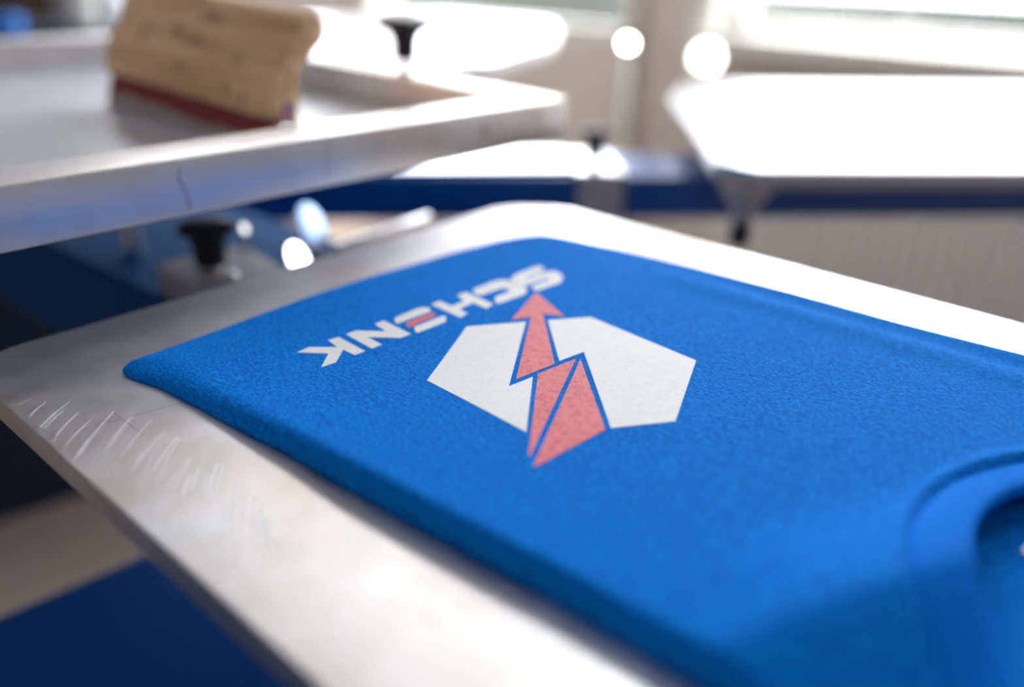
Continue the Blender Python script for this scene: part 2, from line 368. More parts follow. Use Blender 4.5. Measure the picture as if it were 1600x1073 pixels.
# resample outline
def resample(pts, step):
    res = []; n = len(pts)
    for i in range(n):
        a = Vector(pts[i]); b_ = Vector(pts[(i+1) % n]); k = max(1, int((b_-a).length/step))
        for j in range(k): res.append(a+(b_-a)*j/k)
    return res
RS = resample(outl, 0.004)
def chaikin(p):
    q = []; n = len(p)
    for i in range(n): a, b_ = p[i], p[(i+1) % n]; q += [a*.75+b_*.25, a*.25+b_*.75]
    return q
RS = chaikin(chaikin(RS))[::4]
NR = len(RS)
def edist(p):
    best = 9; p = Vector((p[0], p[1]))
    for i in range(NR):
        a = RS[i]; b_ = RS[(i+1) % NR]; ab = b_-a; t = max(0, min(1, (p-a).dot(ab)/max(ab.length_squared, 1e-12))); d = (p-(a+ab*t)).length
        if d < best: best = d
    return best
def inside(p, poly):
    c = False; n = len(poly); x, y = p[0], p[1]
    for i in range(n):
        a, b_ = poly[i], poly[(i+1) % n]
        if (a[1] > y) != (b_[1] > y) and x < (b_[0]-a[0])*(y-a[1])/(b_[1]-a[1])+a[0]: c = not c
    return c
def sstep(x): x = max(0, min(1, x)); return x*x*(3-2*x)
# neck: seam circle and opening circle
CS, RO = Vector((0.2453, 0.1845, 0)), 0.1149
CO, RI = Vector((0.2426, 0.1930, 0)), 0.0885
def ncirc(f, a):      # f = 0 at the opening, 1 at the seam
    return CO+(CS-CO)*f+Vector((math.cos(a), math.sin(a), 0))*(RI+(RO-RI)*f)
def thick(p):
    s, t = L2(p); return TH*(1-0.44*(1-sstep(t/0.20))*(1-sstep((s-0.03)/0.14)))
def base(p):
    """height of the top layer of cloth: flat, then falling away past the shoulder line"""
    d2 = (p[0]-0.102)*0.38-(p[1]-0.197)*0.925
    x_ = max(0.0, min(1.0, (d2+0.004)/0.040))
    z = thick(p)+0.0070*sstep((d2+0.055)/0.05)*sstep((p[0]-0.04)/0.08)
    return max(0.0012, z-0.0185*(0.75*x_+0.25*sstep(x_))*sstep((p[0]-0.025)/0.05))
def zsh(p, d=None):
    s, t = L2(p)
    if d is None: d = edist(p)
    r = 0.0042+0.0030*sstep((s-0.1)/0.1)+0.006*math.exp(-(t/0.03)**2)+0.012*math.exp(-(t/0.10)**2)*sstep(1-s/0.05)
    x = min(1, d/r); prof = math.sqrt(max(0, 1-(1-x)**2))
    z = 0.0005+(base(p)-0.0005)*prof
    k = sstep((d-0.004)/0.02)
    z += k*0.0012*math.sin((s-0.33)*150+t*9)*sstep((s-0.25)/0.05)*sstep((t-0.08)/0.1)
    z += k*0.0005*math.sin(s*47+t*31+math.sin(t*40))*sstep((t-0.28)/0.08)
    rr = (Vector((p[0], p[1], 0))-CS).length
    z += 0.0014*math.exp(-((rr-RO-0.0045)/0.003)**2) - 0.0018*math.exp(-((rr-RO)/0.0015)**2)
    return max(z, 0.0006)
pts = list(RS); edges = [(i, (i+1) % NR) for i in range(NR)]
seam = [Vector(P2(ncirc(1, 2*PI*i/150))) for i in range(150)]
def addring(R_):
    k = len(pts); pts.extend(R_); edges.extend([(k+i, k+(i+1) % len(R_)) for i in range(len(R_))])
addring(seam)
ds = [0.0006, 0.0016, 0.003, 0.005, 0.0075, 0.0105]
cen = Vector(P2(shw(0.17, 0.25)))
fine = []
for dd in ds:
    for i in range(NR):
        a = RS[i-1]; b_ = RS[(i+1) % NR]; tg = (b_-a).normalized(); n_ = Vector((-tg.y, tg.x))
        q = RS[i]+n_*dd
        if not inside(q, RS): q = RS[i]-n_*dd
        if inside(q, RS) and edist(q) > dd*0.85: fine.append(q)
g = 0.0042
s = -0.02
while s < 0.40:
    t = -0.03
    while t < 0.60:
        q = Vector(P2(shw(s+random.uniform(-.0008, .0008), t+random.uniform(-.0008, .0008))))
        rr = (q-Vector((CS.x, CS.y))).length
        if inside(q, RS) and edist(q) > 0.0125 and abs(rr-RO) > 0.0025 and rr > RO-0.004: fine.append(q)
        t += g
    s += g
for dr in (-0.002, 0.0015, 0.003, 0.005, 0.007, 0.009, 0.012):
    for i in range(150):
        a = 2*PI*i/150; q = Vector((CS.x+(RO+dr)*math.cos(a), CS.y+(RO+dr)*math.sin(a)))
        if inside(q, RS): fine.append(q)
pts += fine
cd = geometry.delaunay_2d_cdt(pts, edges, [], 1, 1e-6)
bm = bmesh.new(); vs = []
for v in cd[0]:
    d = edist(v); vs.append(bm.verts.new((v.x, v.y, PZ+0.0002+(zsh(v, d) if d > 1e-5 else 0.0006))))
for f in cd[2]:
    c = sum((cd[0][i] for i in f), Vector((0, 0)))/len(f); s, t = L2(c)
    if (c-Vector((CS.x, CS.y))).length < RO-0.0021: continue
    try: bm.faces.new([vs[i] for i in f])
    except ValueError: pass
# rolled-under edge and flat underside, so the slab is closed and thick
be = [e for e in bm.edges if len(e.link_faces) == 1 and all(edist(v.co) < 2e-4 for v in e.verts)]
r_ = bmesh.ops.extrude_edge_only(bm, edges=be)
for v in [q for q in r_['geom'] if isinstance(q, bmesh.types.BMVert)]:
    c = Vector(P2(shw(0.17, 0.27))); d = (c-Vector((v.co.x, v.co.y))).normalized()*0.003; v.co.x += d.x; v.co.y += d.y; v.co.z = PZ+0.0002
for v in [v for v in bm.verts if not v.link_faces]: bm.verts.remove(v)
for f in bm.faces:
    f.normal_update()
shirt = thing('t_shirt', shw(0.17, 0.25)+Vector((0, 0, PZ)), 'royal blue folded cotton t-shirt with a white and red print lying on the front platen', 't-shirt')
me = bpy.data.meshes.new('shirt_body'); bm.normal_update()
if sum(f.normal.z for f in bm.faces) < 0: bmesh.ops.reverse_faces(bm, faces=bm.faces[:])
bm.to_mesh(me); bm.free(); me.materials.append(M_shirt)
for p in me.polygons: p.use_smooth = True
body = bpy.data.objects.new('shirt_body', me); COL.objects.link(body); body.parent = shirt; body.location = -shirt.location
# collar ribbing: a raised band round the neck opening
def band(name, prof, n=180, parent=None, m=None):
    bm = bmesh.new(); rings = []
    for f, dz in prof:
        rings.append([bm.verts.new(q+Vector((0, 0, PZ+max(0.0012, base(q)+dz)))) for q in (ncirc(f, 2*PI*i/n) for i in range(n))])
    for a, b_ in zip(rings[:-1], rings[1:]):
        for i in range(n): bm.faces.new((a[i], a[(i+1) % n], b_[(i+1) % n], b_[i]))
    return obj(name, bm, m, parent, True)
band('collar', [(1.03, -0.004), (1.0, -0.0020), (0.965, -0.0008), (0.90, 0.0001), (0.6, 0.0003), (0.3, 0.0005), (0.10, 0.0004), (0.02, -0.0008), (0.0, -0.0026), (0.03, -0.005), (0.1, -0.006)], parent=shirt, m=M_rib)
# the inside of the back seen through the neck opening
bm = bmesh.new(); n = 96
rings = [[bm.verts.new(ncirc(f, 2*PI*i/n)+Vector((0, 0, PZ+z))) for i in range(n)] for f, z in ((0.9, 0.0005), (0.2, 0.0006), (-1, 0.0010), (-2.4, 0.0012))]
for a, b_ in zip(rings[:-1], rings[1:]):
    for i in range(n): bm.faces.new((a[i], a[(i+1) % n], b_[(i+1) % n], b_[i]))
bm.faces.new(rings[-1]); obj('back_lining', bm, M_shirt, shirt, True)
bm = bmesh.new(); c = at(1622, 848, 0.002); c.z = PZ+0.0014; obox(bm, c-ss*0.010-st*0.003, ss*0.020, st*0.030, (0, 0, 0.0008), 0.0002, 1)
o = obj('neck_label', bm, M_white, shirt); o['label'] = 'small white woven neck label'

# ---- the print: traced outlines laid on the cloth
ZP = TH+0.0004
def printed(name, px, m, label=None, parent=shirt, th=0.00016):
    P = []
    for x, y in px:
        q = at(x, y, ZP)
        for _ in range(3): q = at(x, y, zsh(q)+0.0004)
        P.append(q)
    poly = [Vector((q.x, q.y)) for q in P]
    # refine edges and interior, then follow the cloth
    rp = []
    n = len(poly)
    for i in range(n):
        a, b_ = poly[i], poly[(i+1) % n]; k = max(1, int((b_-a).length/0.004))
        for j in range(k): rp.append(a+(b_-a)*j/k)
    xs = [q.x for q in rp]; ys = [q.y for q in rp]; pp = list(rp)
    x = min(xs)
    while x < max(xs):
        y = min(ys)
        while y < max(ys):
            q = Vector((x, y))
            if inside(q, rp) and min((q-e).length for e in rp) > 0.0022: pp.append(q)
            y += 0.0045
        x += 0.0045
    cd = geometry.delaunay_2d_cdt(pp, [(i, (i+1) % len(rp)) for i in range(len(rp))], [list(range(len(rp)))], 1, 1e-7)
    bm = bmesh.new(); vs = [bm.verts.new((v.x, v.y, PZ+0.0002+zsh(v)+th)) for v in cd[0]]
    for f in cd[2]: bm.faces.new([vs[i] for i in f])
    if sum((f.normal_update() or f.normal.z) for f in bm.faces) < 0: bmesh.ops.reverse_faces(bm, faces=bm.faces[:])
    be = [e for e in bm.edges if len(e.link_faces) == 1]
    r_ = bmesh.ops.extrude_edge_only(bm, edges=be)
    for v in [q for q in r_['geom'] if isinstance(q, bmesh.types.BMVert)]: v.co.z -= th*1.5
    o = obj(name, bm, m, parent, False)
    if label: o['label'] = label
    return o
def Z(pts, k, ox, oy): return [(x/k+ox, y/k+oy) for x, y in pts]
printed('printed_panel', [(667, 593.8), (729, 510.1), (821.9, 502.3), (795, 603.1), (832.6, 588.3), (822.3, 674.8)], M_inkw, 'white left panel of the hexagon emblem')
printed('printed_panel', [(856.1, 499.9), (923, 494.9), (1087.8, 562.8), (1055.2, 657.9), (954.7, 668.2), (912.2, 549.2), (874, 563.6)], M_inkw, 'white right panel of the hexagon emblem')
printed('printed_arrow', [(837.4, 456.3), (882.2, 493.8), (848, 489.4), (866.8, 568), (806.1, 592.5), (830, 494.6), (799, 499)], M_inkr, 'coral red arrow with a flared tail')
printed('printed_wedge', [(840.7, 583.4), (900.2, 559.9), (827.8, 713.2), (825.2, 711)], M_inkr, 'narrow coral red wedge')
printed('printed_wedge', [(907.0, 560.5), (946.2, 670.6), (836, 729), (833, 727)], M_inkr, 'broad coral red wedge')
printed('printed_letter', Z([(690, 290), (780, 225), (930, 165), (1100, 105), (1175, 112), (1195, 160), (1160, 195), (920, 280), (912, 292), (930, 300), (1060, 255), (1200, 205), (1350, 180), (1450, 215), (1500, 285), (1460, 360),
    (1085, 487), (1025, 460), (1015, 410), (1280, 315), (1288, 300), (1250, 290), (1100, 340), (960, 395), (860, 408), (730, 370), (690, 330)], 10, 730, 405), M_inkw, 'white letter S')
printed('printed_letter', Z([(85, 492), (112, 460), (430, 335), (540, 318), (650, 325), (800, 372), (905, 425), (935, 470), (930, 512), (885, 548), (490, 690), (440, 665), (432, 600), (470, 572), (680, 492), (610, 455), (535, 450), (215, 562), (150, 552)], 10, 730, 405), M_inkw, 'white letter C')
printed('printed_letter', Z([(208, 215), (290, 183), (400, 232), (520, 184), (455, 128), (540, 98), (803, 213), (733, 257), (608, 200), (475, 262), (555, 300), (487, 343)], 6.13, 640, 440), M_inkw, 'white letter H')
e = printed('printed_letter', Z([(453, 300), (480, 277), (740, 172), (800, 160), (880, 163), (905, 195), (885, 217), (490, 360), (462, 350)], 8, 560, 460), M_inkw, 'white letter E with a red middle bar')
printed('letter_bar', Z([(598, 350), (920, 222), (958, 235), (962, 262), (640, 405), (608, 400)], 8, 560, 460), M_inkr, 'coral red middle bar of the letter E', parent=e)
printed('letter_bar', Z([(700, 402), (1060, 262), (1095, 280), (1090, 340), (745, 475), (708, 462)], 8, 560, 460), M_inkw, parent=e)
for c in e.children: c.location = (0, 0, 0); c.matrix_parent_inverse = Matrix()
printed('printed_letter', [(585.6, 506.2), (600, 500.6), (641.8, 521.2), (626.3, 527.5), (575, 526.5), (596.4, 538), (581, 544.2), (540.7, 522), (555.9, 516.2), (603, 517.2)], M_inkw, 'white letter N')
printed('printed_letter', Z([(215, 268), (375, 195), (775, 195), (645, 100), (795, 55), (1160, 250), (1015, 305), (855, 230), (755, 405), (550, 475), (650, 285)], 8.889, 440, 520), M_inkw, 'white letter K')

# ------------------------------------------------------------------ the screen frame resting above
aF = R(48.4); uF = Vector((math.cos(aF), math.sin(aF), 0)); bF = Vector((math.cos(R(139)), math.sin(R(139)), 0))
vF = bF*math.cos(R(1.0)) + Vector((0, 0, math.sin(R(1.0))))
HT = 0.0855; FH = 0.0355; FW = 0.040
c0 = at(886, 152, HT)                       # near right outer top corner
LF, LV = 0.98, 0.655
def member(name, q, label, parent):
    """mitred tube: q = four top corners (outer a,b; inner b,a)"""
    bm = bmesh.new(); dn = Vector((0, 0, -FH)); vs = [bm.verts.new(p) for p in q]+[bm.verts.new(p+dn) for p in q]
    fs = [bm.faces.new(vs[:4]), bm.faces.new(vs[4:][::-1])]
    for i in range(4): fs.append(bm.faces.new((vs[i], vs[i+4], vs[(i+1) % 4+4], vs[(i+1) % 4])))
    bmesh.ops.recalc_face_normals(bm, faces=bm.faces[:])
    bmesh.ops.bevel(bm, geom=bm.edges[:], offset=0.0016, segments=3, affect='EDGES', profile=0.5)
    o = obj(name, bm, M_frame, parent); smooth_by_angle(o, 50)
    if label: o['label'] = label
    return o
frame = thing('screen_frame', c0-uF*0.45+vF*0.3-Vector((0, 0, FH)), 'raised aluminium screen frame with pale mesh at upper left, holding the squeegee', 'screen frame')
O = [c0, c0-uF*LF, c0-uF*LF+vF*LV, c0+vF*LV]
I = [c0-uF*FW+vF*FW, c0-uF*(LF-FW)+vF*FW, c0-uF*(LF-FW)+vF*(LV-FW), c0-uF*FW+vF*(LV-FW)]
near = member('frame_rail', [O[0], O[1], I[1], I[0]], None, frame)
member('frame_rail', [O[1], O[2], I[2], I[1]], None, frame)
member('frame_rail', [O[2], O[3], I[3], I[2]], None, frame)
member('frame_rail', [O[3], O[0], I[0], I[3]], None, frame)
bm = bmesh.new(); zz = Vector((0, 0, -FH+0.0022)); q = [I[0]+zz+uF*.004-vF*.004, I[1]+zz-uF*.004-vF*.004, I[2]+zz-uF*.004+vF*.004, I[3]+zz+uF*.004+vF*.004]
vs = [bm.verts.new(p) for p in q]+[bm.verts.new(p-Vector((0, 0, .0006))) for p in q]
bm.faces.new(vs[:4]); bm.faces.new(vs[4:][::-1])
for i in range(4): bm.faces.new((vs[i], vs[i+4], vs[(i+1) % 4+4], vs[(i+1) % 4]))
obj('screen_mesh', bm, M_mesh, frame)
# weld seam, ink run and screw heads on the near rail's side
sideN = -Vector((bF.x, bF.y, 0))
def onside(px, py, off=0.0):   # point on the near rail's outer side face
    x = (px-800)/F; y = -(py-536.5)/F; d = fw+right*x+up*y; C = Vector((0, 0, PZ+CH)); n_ = Vector((-uF.y, uF.x, 0))
    k = (c0-C).dot(n_)/d.dot(n_); return C+d*k-n_*off
def sidestrip(name, px, wd, m, label):
    bm = bmesh.new(); P = [onside(x, y, 0.0003) for x, y in px]
    for a, b_ in zip(P[:-1], P[1:]): bm.faces.new([bm.verts.new(q) for q in (a-uF*wd, b_-uF*wd, b_+uF*wd, a+uF*wd)])
    bmesh.ops.remove_doubles(bm, verts=bm.verts[:], dist=1e-5)
    o = obj(name, bm, m, near); o['label'] = label; return o
M_run = mat('dried purple grey ink', (0.60, 0.52, 0.58), 0.40, 0.85)
sidestrip('ink_run', [(281, 262), (279, 275), (284, 288), (291, 300), (296, 315), (297, 325)], 0.0012, M_run, 'dried ink run')
sidestrip('weld_seam', [(513, 213), (512, 235), (511, 260), (510, 280)], 0.0005, M_run, 'thin dark seam')
for x, y in ((842, 180), (758, 199), (846, 204)):
    bm = bmesh.new(); c = onside(x, y, -0.001); lathe(bm, [(0.0035, 0), (0.0035, 0.0014), (0.002, 0.0018), (0, 0.0018)], c, -Vector((-uF.y, uF.x, 0)), 16)
    smooth_by_angle(obj('screw', bm, M_run, near), 40)
for o_ in list(near.children): o_.location = (0, 0, 0); o_.matrix_parent_inverse = Matrix()

# ------------------------------------------------------------------ star knobs and clamps
def star_knob(loc, h, wd, label, group=None, neck=0.33, stem=0.02):
    """black T-shaped clamping knob: wide crown, hollowed neck, steel stud below"""
    t = thing('clamping_knob', loc, label, 'knob', group)
    loc = Vector(loc); bm = bmesh.new(); r = wd/2; n = 40
    prof = [(neck*0.92, 0), (neck, 0.03), (neck, 0.45), (neck+0.06, 0.58), (neck*0.5+0.42, 0.72), (0.93, 0.80), (1.0, 0.84), (1.0, 0.97), (0.92, 1.0), (0.5, 1.04), (0, 1.05)]
    rings = []
    for f, z in prof:
        if f == 0: rings.append([bm.verts.new(loc+Vector((0, 0, stem+h*z)))]); continue
        lob = max(0, (f-0.38)/0.62)
        rings.append([bm.verts.new(loc+Vector((math.cos(2*PI*i/n)*r*f*(1-0.16*lob*(0.5-0.5*math.cos(5*2*PI*i/n))), math.sin(2*PI*i/n)*r*f*(1-0.16*lob*(0.5-0.5*math.cos(5*2*PI*i/n))), stem+h*z))) for i in range(n)])
    for a, b_ in zip(rings[:-1], rings[1:]):
        for i in range(n):
            if len(b_) == 1: bm.faces.new((a[i], a[(i+1) % n], b_[0]))
            else: bm.faces.new((a[i], a[(i+1) % n], b_[(i+1) % n], b_[i]))
    bm.faces.new(rings[0][::-1]); smooth_by_angle(obj('knob_head', bm, M_black, t), 40)
    bm = bmesh.new(); lathe(bm, [(r*0.34, 0), (r*0.34, 0.004), (r*0.17, 0.005), (r*0.17, stem+0.002)], loc, n=20); smooth_by_angle(obj('stud', bm, M_steel2, t), 40)
    return t
# knob on the far right rail of the screen frame
kb = c0 + vF*0.345 - uF*0.024
def knob_at(px, py, h): return at(px, py, h)
k1 = at(634, 118, HT+0.006)
star_knob(Vector((k1.x, k1.y, k1.z)), 0.036, 0.054, 'black clamping knob standing on the screen frame right of the squeegee', stem=0.015, neck=0.42)

# blue carousel arm behind the front platen, and steel block with knob on it
armT = -0.062
a0 = at(90, 390, armT); a1 = at(240, 465, armT); dA = (a1-a0).normalized(); nA = Vector((-dA.y, dA.x, 0))
bm = bmesh.new(); obox(bm, Vector((a0.x, a0.y, PZ+armT-0.10))-dA*0.86, dA*1.40, nA*0.20, (0, 0, 0.10), 0.004)
arm = setp(obj('carousel_arm', bm, M_armb), 'blue steel carousel arm behind the front platen, under the screen frame', 'arm')
bt = -0.036
b0 = at(243, 411, bt); b1 = at(312, 459, bt); b2 = at(432, 412, bt)
dx = (b1-b0); dy = (b2-b1)
dy = dy - dx*(dy.dot(dx)/dx.length_squared)
blk = thing('clamp_block', (b0+dx/2+dy/2)-Vector((0, 0, bt-armT))+Vector((0, 0, 0.0005)), 'grey machined clamp block on the blue arm below the screen frame', 'clamp')
bm = bmesh.new(); obox(bm, Vector((b0.x, b0.y, PZ+armT+0.0005)), dx, dy, (0, 0, bt-armT-0.0005), 0.0015); obj('block', bm, M_plate, blk)
c = b0+dx*0.55+dy*0.45
star_knob(at(331, 419, bt), 0.034, 0.046, 'black clamping knob on the grey block just above the front platen edge', stem=0.004, neck=0.55)
for f1, f2, r in ((0.85, 0.42, 0.0055),):
    bm = bmesh.new(); c = b0+dx*f1+dy*f2; lathe(bm, [(r, 0), (r, 0.003), (r*0.8, 0.005), (0, 0.006)], c, n=20); smooth_by_angle(obj('bolt_head', bm, M_chrome, blk), 40)
# second smaller upright fittings behind
c = at(212, 400, armT); bm = bmesh.new(); lathe(bm, [(0.009, 0.0005), (0.009, 0.055), (0.006, 0.058), (0, 0.058)], c, n=20)
setp(smooth_by_angle(obj('guide_pin', bm, M_steel2), 40), 'pale steel guide pin standing on the blue arm left of the black knob', 'pin')

# hub column where the arms meet
hub = Vector((-1.17, 1.06, 0))
bm = bmesh.new(); lathe(bm, [(0.16, 0), (0.16, 0.03), (0.09, 0.05), (0.09, PZ+armT-0.105), (0.03, PZ+armT-0.1)], hub, n=40)
setp(smooth_by_angle(obj('hub_column', bm, M_blue), 40), 'blue centre column of the printing carousel', 'column')

# ------------------------------------------------------------------ long blue beam, rail and clamp behind
bmT = -0.05
g0 = at(640, 275, bmT); g1 = at(1600, 275, bmT); dg = (g1-g0); dg.z = 0; dg.normalize(); ng = Vector((-dg.y, dg.x, 0))
bs = Vector((g0.x, g0.y, 0))-dg*0.25
beam = thing('cross_beam', bs+dg*1.2+Vector((0, 0, 0)), 'long dark blue steel cross beam running behind the front platen', 'beam')
bm = bmesh.new(); obox(bm, bs+Vector((0, 0, PZ+bmT-0.056)), dg*1.78, ng*0.135, (0, 0, 0.056), 0.003); obj('beam_bar', bm, M_blue, beam)
for k in (0.02, 1.66):
    bm = bmesh.new(); obox(bm, bs+dg*k+ng*0.035, dg*0.06, ng*0.06, (0, 0, PZ+bmT-0.056), 0.003); obj('leg', bm, M_blue, beam)
bm = bmesh.new(); q = at(560, 273, bmT); q2 = at(905, 270, bmT); obox(bm, Vector((q.x, q.y, PZ+bmT+0.0005))+ng*0.004, (q2-q).normalized()*(q2-q).length, ng*0.12, (0, 0, 0.004), 0.001)
setp(obj('guide_rail', bm, M_steel2), 'flat bright aluminium rail lying on the blue beam below the screen frame corner', 'rail')
q = at(904, 275.5, bmT); cl = thing('beam_clamp', q-Vector((0, 0, 0.05)), 'grey steel clamp gripping the blue beam right of the screen frame corner', 'clamp')
bm = bmesh.new(); obox(bm, Vector((q.x, q.y, PZ+bmT-0.085))-ng*0.010, dg*0.057, ng*0.0095, (0, 0, 0.085+0.006), 0.001); obj('front_plate', bm, M_plate, cl)
bm = bmesh.new(); obox(bm, Vector((q.x, q.y, PZ+bmT+0.0005))-dg*0.004, dg*0.066, ng*0.125, (0, 0, 0.0055), 0.001); obj('top_plate', bm, M_steel2, cl)
star_knob(at(928, 258, bmT+0.006), 0.036, 0.044, 'small black clamping knob on the clamp of the blue beam', stem=0.010, neck=0.55)

# ------------------------------------------------------------------ platens further away
def far_platen(name, pts, z, th, label, m=M_plat):
    bm = bmesh.new(); prism(bm, pts, z-th, z, 0.0015, 2); o = obj(name, bm, m); return setp(o, label, 'platen')
M_plat2 = mat('glossy pale platen surface', (0.86, 0.87, 0.90), 0.30, 0.6)
rp = [P2(at(x, y, 0)) for x, y in ((1186, 265), (1116, 251), (1046, 152), (1066, 133), (1100, 128))]
v1 = Vector(rp[-1]); v0 = Vector(rp[0]); ddg = Vector((dg.x, dg.y))
rp = rp + [P2(Vector((v1.x, v1.y))+ddg*0.95), P2(Vector((v0.x, v0.y))+ddg*0.85)]
far_platen('printing_platen', rp, PZ, 0.011, 'bright glossy platen at right beyond the folded shirt, above the blue beam', M_plat2)
# its carrier: tapered bracket and foot
t = thing('platen_bracket', at(1165, 330, -0.05), 'grey tapered bracket hanging under the bright right platen corner', 'bracket')
c = at(1165, 300, -0.03); c.z = PZ-0.0225
bm = bmesh.new(); lathe(bm, [(0.0, -0.045), (0.008, -0.044), (0.012, -0.030), (0.026, -0.006), (0.030, 0)], c, n=24); smooth_by_angle(obj('cone', bm, M_plate, t), 40)
bm = bmesh.new(); lathe(bm, [(0.010, -0.068), (0.011, -0.066), (0.011, -0.043), (0.009, -0.042)], c, n=20); smooth_by_angle(obj('foot', bm, M_navy, t), 40)
t.location = c-Vector((0, 0, 0.068))
for o_ in t.children: o_.location = -t.location
cr = sum((Vector(p) for p in rp), Vector((0, 0)))/len(rp)
bm = bmesh.new(); prism(bm, [tuple(cr+(Vector(p)-cr)*0.985) for p in rp], PZ-0.0112-0.011, PZ-0.0112, 0.001, 1)
setp(obj('carrier_plate', bm, M_plate), 'grey backing plate under the bright right platen', 'plate')
mp = [P2(at(x, y, 0)) for x, y in ((600, 104), (762, 96), (862, 66), (872, 50), (862, 36), (700, 22), (330, 30), (330, 100))]
far_platen('printing_platen', mp, PZ, 0.03, 'pale rounded platen in the far middle behind the screen frame knob', M_plat2)
cc = Vector((-0.25, 2.1, 0))
bm = bmesh.new(); lathe(bm, [(0.2, 0), (0.2, 0.02), (0.04, 0.03), (0.04, PZ-0.03)], cc, n=24)
setp(smooth_by_angle(obj('pedestal', bm, M_steel), 40), 'steel pedestal under the far rounded platen', 'pedestal')

# ------------------------------------------------------------------ machine cabinets low on the left
z1 = -0.30; e0 = at(0, 959, z1); e1 = at(206, 872, z1); de = (e1-e0); de.z = 0; de.normalize(); ne = Vector((de.y, -de.x, 0))
bm = bmesh.new(); obox(bm, Vector((e0.x, e0.y, 0))-de*0.35, de*1.0, ne*0.62, (0, 0, PZ+z1), 0.006)
M_blue2 = mat('satin blue cabinet paint', (0.0, 0.09, 0.38), 0.55, 0, **{'Specular IOR Level': 0.2})
setp(obj('machine_cabinet', bm, M_blue2), 'blue machine cabinet below the front platen at lower left', 'cabinet')
e0 = at(0, 817, -0.9); e1 = at(109, 781, -0.9); de = (e1-e0); de.z = 0; de.normalize(); ne = Vector((-de.y, de.x, 0))
bm = bmesh.new(); obox(bm, Vector((e0.x, e0.y, 0))-de*0.15, de*0.85, ne*0.5, (0, 0, 0.70), 0.006)
setp(obj('storage_cabinet', bm, M_navy), 'very dark navy storage cabinet on the floor behind the carousel at left', 'cabinet')

# ------------------------------------------------------------------ squeegee
sR = Vector((-0.200, 0.665, 0)); sL = Vector((-0.394, 0.808, 0)); lv = (sL-sR); SLn = lv.length; lv.normalize(); av = Vector((lv.y, -lv.x, 0))
if av.y < 0: av = -av
mz = PZ+HT-FH+0.0022+0.0085
sq = thing('squeegee', (sR+sL)/2+Vector((0, 0, mz)), 'wooden handled squeegee with a red rubber blade standing tilted in the screen frame', 'squeegee')
rotm = Matrix((( -lv.x, av.x, 0, 0), (-lv.y, av.y, 0, 0), (0, 0, 1, 0), (0, 0, 0, 1)))
sq.rotation_mode = 'XYZ'; sq.rotation_euler = (0, R(3.6), math.atan2(-lv.y, -lv.x))
def catmull(P, k=5):
    out = []; n = len(P)
    for i in range(n):
        p0, p1, p2, p3 = (Vector(P[(i+j) % n]) for j in (-1, 0, 1, 2))
        for j in range(k):
            t = j/k; out.append(0.5*((2*p1)+(-p0+p2)*t+(2*p0-5*p1+4*p2-p3)*t*t+(-p0+3*p1-3*p2+p3)*t**3))
    return out
def extr(name, prof, half, m, parent, bev=0.0, smooth=40):
    bm = bmesh.new(); n = len(prof)
    A_ = [bm.verts.new((-half, p[0], p[1])) for p in prof]; B_ = [bm.verts.new((half, p[0], p[1])) for p in prof]
    fa = bm.faces.new(A_); fb = bm.faces.new(B_[::-1])
    for i in range(n): bm.faces.new((A_[i], A_[(i+1) % n], B_[(i+1) % n], B_[i]))
    bmesh.ops.recalc_face_normals(bm, faces=bm.faces[:])
    if bev: bmesh.ops.bevel(bm, geom=list(set(fa.edges) | set(fb.edges)), offset=bev, segments=2, affect='EDGES', profile=0.5)
    me = bpy.data.meshes.new(name); bm.to_mesh(me); bm.free(); me.materials.append(m)
    o = bpy.data.objects.new(name, me); COL.objects.link(o); o.parent = parent; smooth_by_angle(o, smooth); return o
mm = 0.001
upper = catmull([(25, 70), (28.5, 81), (33, 92), (41, 99), (50, 101), (59, 97), (63, 89), (60, 80), (50, 71.5), (40, 64)], 4)[:-3]
lower = [(35.5, 58), (33.5, 45), (32.5, 30), (31, 14), (16.5, 18), (3, 23), (4.5, 34), (8, 45), (11, 53), (17, 62)]
wp_ = [(p[0]*mm, (p[1]-0)*mm) for p in [tuple(v) for v in upper]+lower]
hd = extr('handle', wp_, SLn/2, M_wood, sq, 0.0012)
def blade_mesh():
    bm = bmesh.new(); ends = []
    for x, dz in ((SLn/2-0.002, 0.0014), (-(SLn/2-0.002), -0.0090)):   # the blade reaches the mesh along its whole length
        ends.append([bm.verts.new((x, u*mm, z*mm+(dz if z < 5 else 0))) for u, z in ((8.5, 22), (0.5+dz*200, 0.8), (2+dz*200, 0), (8.5+dz*200, 0), (17.5, 19))])
    bm.faces.new(ends[0]); bm.faces.new(ends[1][::-1])
    for i in range(5): bm.faces.new((ends[0][i], ends[0][(i+1) % 5], ends[1][(i+1) % 5], ends[1][i]))
    bmesh.ops.recalc_face_normals(bm, faces=bm.faces[:]); me = bpy.data.meshes.new('blade'); bm.to_mesh(me); bm.free(); me.materials.append(M_blade)
    o = bpy.data.objects.new('blade', me); COL.objects.link(o); o.parent = sq; o['label'] = 'red rubber blade with pale ink along its lower edge'
blade_mesh()
